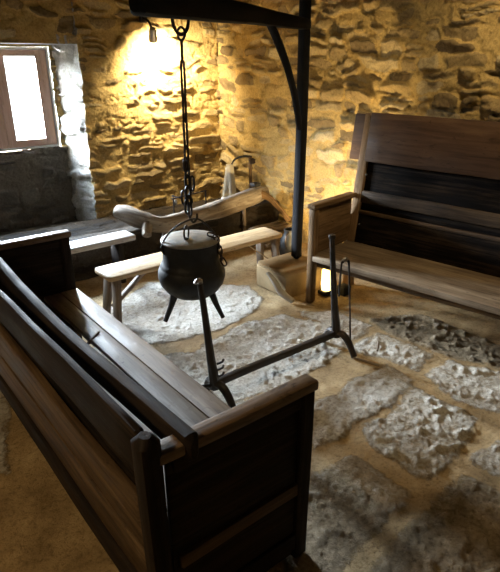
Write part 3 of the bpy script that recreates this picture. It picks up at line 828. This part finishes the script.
# kindling under the right end of the log
rnd = random.Random(5)
for i in range(14):
    mb = MB(); ln = rnd.uniform(.28, .5); r = rnd.uniform(.010, .022)
    mb.tube([(-ln / 2, 0, 0), (-ln / 6, .01, .004), (ln / 6, -.006, .0), (ln / 2, .008, .004)], [r, r * 1.05, r * .95, r * .8], 7, wob=.08, seed=i, smooth=2)
    o = mb.build('kindling_stick', M['stick'])
    row, col = divmod(i, 5)
    o.location = (3.29 + rnd.uniform(-.03, .03), 3.66 + .056 * col + .028 * row, .03 + .062 * row)
    o.rotation_euler = (0, rnd.uniform(-.03, .03), rnd.uniform(-.03, .03))
    tag(o, 'rough kindling stick in the heap under the end of the log', 'stick', 'kindling sticks under the log')

# black vessel behind the post
KV = thing('iron_jug', 'black rounded iron jug on the floor between the bench and the post', 'jug', (3.11, 3.35, 0))
mb = MB(); mb.lathe([(0, .0), (.065, .002), (.085, .04), (.092, .10), (.085, .17), (.06, .215), (.05, .24), (.056, .27), (.046, .27), (.04, .23), (0, .22)], 28); mb.build('body', M['pot'], KV)
mb = MB(); mb.tube([(-.05, -.03, .25), (-.10, -.06, .24), (-.11, -.065, .18), (-.08, -.05, .12)], .008, 8, smooth=4); mb.build('handle', M['iron'], KV)

# pale curved piece leaning on the block
mb = MB(); mb.tube([(2.46, 2.88, .165), (2.455, 2.80, .125), (2.455, 2.72, .06), (2.48, 2.62, .02)], [.016, .024, .028, .022], 10, wob=.06, seed=3, smooth=4, flat=.8)
tag(mb.build('curved_stone', M['palestone']), 'pale curved stone splinter leaning on the ochre block', 'stone')

# dry sticks lying on the flagstones
for i, (p, q, r) in enumerate((((2.27, 1.66, .012), (2.20, 1.79, .03), .008), ((2.40, 1.78, .012), (2.52, 1.88, .012), .006))):
    mb = MB(); mb.tube([p, ((p[0] + q[0]) / 2 + .01, (p[1] + q[1]) / 2, .016), q], [r, r, r * .6], 7, wob=.06, seed=i, smooth=3)
    tag(mb.build('twig', M['stick']), ('short upright twig on the floor in front of the firedog foot', 'thin twig lying flat beside the firedog foot')[i], 'twig')

# ------------------------------------------------------------------ lamps
SL = thing('wall_spotlight', 'small spotlight on the back wall aimed down at the stones', 'spotlight', (2.72, WY - .03, 1.98))
mb = MB(); mb.plank((0, 0, -.04), (0, 0, .04), (.07, 0, 0), (0, .03, 0), .006, 2); mb.build('base', M['greyiron'], SL)
mb = MB(); mb.tube([(0, -.01, 0), (.0, -.10, -.03), (.0, -.15, -.09)], .010, 8, smooth=3); mb.build('arm', M['greyiron'], SL)
mb = MB(); mb.lathe([(.0, .07), (.028, .066), (.034, .05), (.040, -.05), (.036, -.05), (.030, .05), (0, .055)], 20); sh = mb.build('shade', M['steel'], SL); sh.location = (.005, -.155, -.15); sh.rotation_euler = (.45, -.25, 0)
mb = MB(); mb.lathe([(0, -.045), (.024, -.045), (.028, -.03), (.0, .03)], 16); bl = mb.build('bulb', M['bulb'], SL); bl.location = (.005, -.155, -.15); bl.rotation_euler = (.45, -.25, 0)

FLP = thing('floor_lamp', 'glowing lamp with a black box on the floor under the tall settle', 'lamp', (2.80, 2.60, 0))
mb = MB(); mb.plank((0, 0, .0), (0, 0, .03), (.10, 0, 0), (0, .08, 0), .006, 2); mb.build('base', M['blackplastic'], FLP)
mb = MB(); mb.lathe([(0, .03), (.034, .032), (.040, .08), (.038, .19), (0, .20)], 20); mb.build('bulb', M['bulb2'], FLP)
mb = MB(); mb.plank((.07, -.08, .03), (.15, -.08, .03), (0, .08, 0), (0, 0, .07), .006, 2); mb.build('housing', M['blackplastic'], FLP); 

def light(name, typ, loc, energy, col, size=.1, target=None, **kw):
    d = bpy.data.lights.new(name, typ); d.energy = energy; d.color = col
    if typ == 'AREA': d.size = size
    else: d.shadow_soft_size = size
    for k, v in kw.items(): setattr(d, k, v)
    o = bpy.data.objects.new(name, d); COL.objects.link(o); o.location = loc
    if target is not None:
        o.rotation_euler = (V(target) - V(loc)).to_track_quat('-Z', 'Y').to_euler()
    return o

WARM = (1.0, .70, .34)
light('spot_lamp', 'SPOT', (2.78, WY - .24, 1.72), 230, (1, .83, .54), .03, (2.88, WY + .05, 1.52), spot_size=math.radians(165), spot_blend=.9)
light('floor_lamp_light', 'SPOT', (2.86, 2.76, .22), 130, (1, .72, .34), .03, (3.58, 3.34, .75), spot_size=math.radians(120), spot_blend=.7)
light('room_lamp', 'SPOT', (2.85, 1.55, 2.54), 58, (1, .76, .42), .06, (3.4, 1.75, .7), spot_size=math.radians(130), spot_blend=.8)
light('side_fill', 'SPOT', (-1.1, 1.6, 2.4), 85, (1, .72, .38), .10, (.0, 1.3, .0), spot_size=math.radians(100), spot_blend=.8)  # unseen warm fill light added for the left floor and settle back
pl = light('window_portal', 'AREA', ((WXA + WXB) / 2, WY + ND + .14, (WZ0 + WZ1) / 2), 1, (1, 1, 1), WXB - WXA, ((WXA + WXB) / 2, 0, (WZ0 + WZ1) / 2), shape='RECTANGLE', size_y=WZ1 - WZ0)
pl.data.cycles.is_portal = True

# ------------------------------------------------------------------ sky
w = bpy.data.worlds.new('sky'); SC.world = w; w.use_nodes = True
nt = w.node_tree; bgn = nt.nodes['Background']
tc = nt.nodes.new('ShaderNodeTexCoord'); sx = nt.nodes.new('ShaderNodeSeparateXYZ'); rp = nt.nodes.new('ShaderNodeValToRGB')
nt.links.new(tc.outputs['Generated'], sx.inputs[0]); nt.links.new(sx.outputs[2], rp.inputs[0])
cr = rp.color_ramp
for _ in range(2): cr.elements.new(.5)
for e, (p, c) in zip(cr.elements, ((.06, (.010, .0115, .012)), (.20, (.82, .91, 1.0)), (.55, (.76, .87, 1.0)), (.75, (.20, .26, .34)))):
    e.position = p; e.color = (*c, 1)
nt.links.new(rp.outputs[0], bgn.inputs[0]); bgn.inputs[1].default_value = 540

# ------------------------------------------------------------------ camera
cd = bpy.data.cameras.new('camera'); cam = bpy.data.objects.new('camera', cd); COL.objects.link(cam)
cam.location = (0, 0, 1.65); cam.rotation_euler = (math.radians(90 - 22.8), 0, math.radians(-38.5))
cd.sensor_fit = 'VERTICAL'; cd.sensor_height = 24; cd.lens = 24 * 545 / 572; cd.clip_start = .02
SC.camera = cam

SC.view_settings.view_transform = 'Standard'; SC.view_settings.look = 'None'
SC.view_settings.exposure = 0.12; SC.view_settings.gamma = 1.0; SC.view_settings.use_curve_mapping = False
SC.cycles.use_denoising = True
SC.cycles.max_bounces = 8; SC.cycles.diffuse_bounces = 5; SC.cycles.transparent_max_bounces = 8
SC.cycles.sample_clamp_indirect = 6
